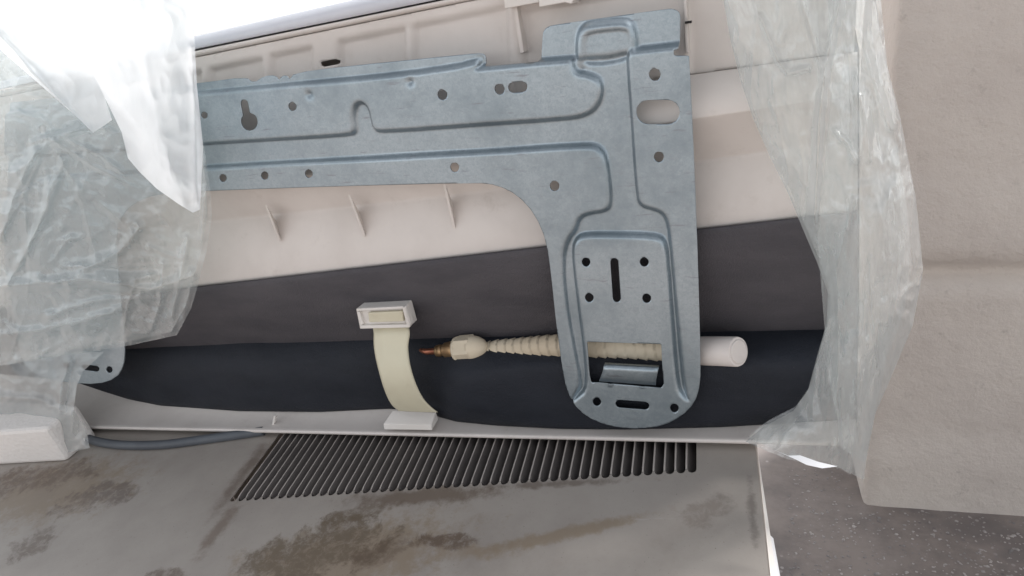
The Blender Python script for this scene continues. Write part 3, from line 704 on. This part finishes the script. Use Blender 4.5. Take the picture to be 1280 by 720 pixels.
# right edge given as x by v where v runs with y from -120 to the hem
eR = fn((0, 232), (.28, 238), (.40, 244), (.53, 257), (.63, 263), (.69, 265), (.78, 258), (.87, 247), (.93, 239), (1, 221))
hem = fn((0, 482), (.28, 466), (.47, 455), (.6, 446), (.72, 440), (.86, 431), (1, 419))
foldsL = [([(0, 358), (110, 350), (190, 362), (240, 345)], .010, 7), ([(60, 395), (120, 375), (200, 372)], .004, 5), ([(100, 340), (150, 315), (175, 285)], .006, 6),
          ([(20, 215), (60, 180), (100, 160)], .007, 6), ([(40, 178), (80, 165), (130, 160)], .004, 4), ([(25, 330), (60, 260), (80, 200)], .005, 5), ([(0, 300), (20, 240), (45, 190)], .006, 6),
          ([(10, 355), (45, 290), (70, 215)], .004, 4), ([(235, 300), (225, 350), (215, 395)], .006, 5), ([(250, 150), (258, 230), (252, 300)], .005, 5), ([(205, 330), (200, 380), (190, 410)], .004, 4), ([(0, 420), (90, 405), (160, 385)], .006, 8), ([(155, 410), (160, 380), (170, 350)], .002, 3)]
def YL(x, y, u, v):
    b = -.022 - .012 * math.sin(math.pi * min(1, u * 1.1)) - .006 * (1 - v)
    top = max(0, (105 - .2 * x) - y) / 100.
    b += min(top, 1.6) ** 2 * .02                                   # turns back over the top of the unit
    b -= .0022 * ridged(x * .010 + .4 * nz(x * .02, y * .02, 3), y * .016, 1.7, 4)
    b -= .0005 * ridged(x * .045, y * .03, 8.1, 3)
    return b
rf = random.Random(3)
for (cx_, cy_, a0, a1, n_) in ((38, 352, -95, 20, 13), (245, 330, 95, 250, 9), (225, 415, 150, 290, 9), (60, 170, 10, 140, 9), (0, 470, -60, -5, 7)):
    for k in range(n_):
        a = math.radians(a0 + (a1 - a0) * (k + rf.uniform(-.3, .3)) / n_); L1, L2 = rf.uniform(8, 30), rf.uniform(60, 170); bend = rf.uniform(-.25, .25)
        foldsL.append(([(cx_ + math.cos(a) * L1, cy_ + math.sin(a) * L1), (cx_ + math.cos(a + bend / 2) * (L1 + L2) / 2, cy_ + math.sin(a + bend / 2) * (L1 + L2) / 2), (cx_ + math.cos(a + bend) * L2, cy_ + math.sin(a + bend) * L2)], rf.uniform(.0008, .0026), rf.uniform(2.5, 7)))
sheet('bag_film', lambda v: -170, eR, lambda u: -120 + 60 * u, hem, 300, 300, YL, 'film_left', B1, foldsL)
# inner layer of the same bag, closer to the unit
def YL2(x, y, u, v):
    top = max(0, (105 - .2 * x) - y) / 100.
    return -.012 + min(top, 1.6) ** 2 * .02 - .002 * ridged(x * .012 + 5, y * .012, 4.4, 3)
sheet('inner_film', lambda v: -170, lambda v: eR(v) - 3 - 4 * v, lambda u: -120 + 60 * u, lambda u: hem(u) - 4, 130, 130, YL2, 'film_left', B1)
# bright flap folded over the top: drawn as two lobes
def YF(x, y, u, v):
    top = max(0, (100 - .2 * x) - y) / 100.
    return -.075 + .030 * v - .0030 * ridged(x * .012, y * .010, 9.2, 3) 
sheet('folded_flap', fn((0, -170), (.3, -120), (1, 112)), fn((0, 60), (.55, 100), (1, 140)), lambda u: -130, fn((0, 160), (.15, 166), (.6, 158), (1, 150)), 90, 110, YF, 'film_flap', B1, [([(0, 45), (60, 110), (112, 166)], .006, 5)])
def YF2(x, y, u, v):
    top = max(0, (95 - .2 * x) - y) / 100.
    return -.075 + .028 * v - .012 * math.sin(math.pi * u) - .0030 * ridged(x * .014, y * .009, 2.2, 3)
sheet('folded_flap', fn((0, 50), (.45, 92), (.6, 104), (.75, 128), (.9, 152), (1, 160)), fn((0, 236), (.35, 241), (.6, 246), (.8, 254), (1, 250)), lambda u: -130, fn((0, 198), (.15, 214), (.4, 236), (.7, 255), (.9, 266), (1, 262)), 110, 150, YF2, 'film_flap', B1,
      [([(96, 58), (125, 120), (157, 192)], .007, 4), ([(240, 60), (244, 150), (247, 255)], .004, 5), ([(180, 60), (200, 170), (235, 262)], .003, 10)])
# the hanging end of the bag over the polystyrene block
def YH(x, y, u, v): return -.010 - .03 * v - .002 * ridged(x * .02, y * .02, 6.2, 4)
sheet('hanging_end', lambda v: -170, fn((0, 130), (.2, 104), (.35, 96), (.6, 92), (.8, 108), (1, 112)), lambda u: 440, fn((0, 580), (.5, 582), (.8, 572), (1, 560)), 110, 70, YH, 'film_thin', B1,
      [([(88, 450), (78, 480), (74, 520)], .006, 5), ([(100, 470), (92, 505), (90, 540)], .006, 5), ([(0, 495), (50, 500), (90, 520)], .004, 6)])

B2 = thing('plastic_bag', P(1040, 560, -.03), 'clear crumpled plastic bag hanging down over the right end of the unit, beside the wall', 'plastic bag', 'plastic bags over the ends of the unit')
# v runs from y=-90 to the hem
lR = fn((0, 896), (.13, 903), (.22, 913), (.30, 926), (.37, 941), (.445, 962), (.52, 986), (.595, 1006), (.65, 1021), (.71, 1035), (.77, 1033), (.83, 1022), (.90, 1010), (.94, 992), (.97, 955), (1, 932))
rR = fn((0, 1086), (.13, 1095), (.22, 1104), (.34, 1125), (.49, 1145), (.62, 1154), (.72, 1141), (.82, 1112), (.88, 1094), (.95, 1084), (1, 1080))
def hemR(u): return float(np.interp(u, [0, .15, .35, .6, .8, 1], [552, 562, 574, 581, 585, 600]))
foldsR = [([(1052, -60), (1050, 0), (1032, 80), (1024, 150), (1018, 280)], .012, 6), ([(985, -60), (1002, 0), (1030, 95)], .006, 6), ([(1085, -60), (1080, 0), (1076, 40), (1090, 90), (1112, 160)], .008, 5),
          ([(950, 20), (972, 75), (985, 92), (1010, 86)], .005, 4), ([(1044, 165), (1060, 180), (1068, 200)], .006, 4), ([(1075, 120), (1084, 160), (1085, 200)], .005, 4), ([(1068, 250), (1055, 300), (1045, 340)], .005, 4),
          ([(1046, 340), (1048, 400), (1046, 560)], .004, 4), ([(1036, 395), (1020, 450), (1015, 520)], .004, 5), ([(1082, 380), (1078, 430), (1070, 500)], .004, 5), ([(978, 0), (980, 40), (976, 50)], .004, 5), ([(1110, 250), (1100, 330), (1070, 420)], .003, 8)]
def YR(x, y, u, v):
    b = -.020 - .022 * math.sin(math.pi * u) ** .8
    b += max(0, -y - 10) / 100 * .06
    b -= .0030 * ridged(x * .014, y * .006 + .3 * nz(x * .01, y * .01, 1), 2.9, 4)
    b -= .0004 * ridged(x * .06, y * .03, 5.1, 3) * (1 + v)
    return b
for k in range(20):
    x_ = rf.uniform(930, 1130); y_ = rf.uniform(-40, 500); L_ = rf.uniform(50, 170); dx = rf.uniform(-.25, .3) * L_
    foldsR.append(([(x_, y_), (x_ + dx * .4 + rf.uniform(-5, 5), y_ + L_ / 2), (x_ + dx, y_ + L_)], rf.uniform(.0008, .003), rf.uniform(1.5, 4)))
sheet('bag_film', lR, rR, lambda u: -90, hemR, 160, 320, YR, 'film_right', B2, foldsR)
def YR2(x, y, u, v):
    return -.006 - .012 * math.sin(math.pi * u) + max(0, -y - 10) / 100 * .06 - .002 * ridged(x * .018 + 3, y * .008, 7.7, 3)
sheet('inner_film', lambda v: lR(v) + 3, lambda v: rR(v) - 10 - 6 * v, lambda u: -90, lambda u: hemR(u) - 6, 90, 150, YR2, 'film_right', B2)
def YR3(x, y, u, v): return -.016 - .010 * math.sin(math.pi * u) + max(0, -y - 10) / 100 * .05 - .003 * ridged(x * .03, y * .007, 11.7, 3)
sheet('overlapping_fold', fn((0, 1030), (.3, 1040), (.6, 1022), (.85, 1035), (1, 1052)), fn((0, 1092), (.3, 1112), (.55, 1136), (.8, 1108), (1, 1082)), lambda u: -90, lambda u: 560 + 20 * u, 60, 200, YR3, 'film_right', B2, [([(1100, 40), (1118, 140), (1128, 220)], .004, 5), ([(1060, 60), (1066, 200), (1058, 330)], .004, 4)])
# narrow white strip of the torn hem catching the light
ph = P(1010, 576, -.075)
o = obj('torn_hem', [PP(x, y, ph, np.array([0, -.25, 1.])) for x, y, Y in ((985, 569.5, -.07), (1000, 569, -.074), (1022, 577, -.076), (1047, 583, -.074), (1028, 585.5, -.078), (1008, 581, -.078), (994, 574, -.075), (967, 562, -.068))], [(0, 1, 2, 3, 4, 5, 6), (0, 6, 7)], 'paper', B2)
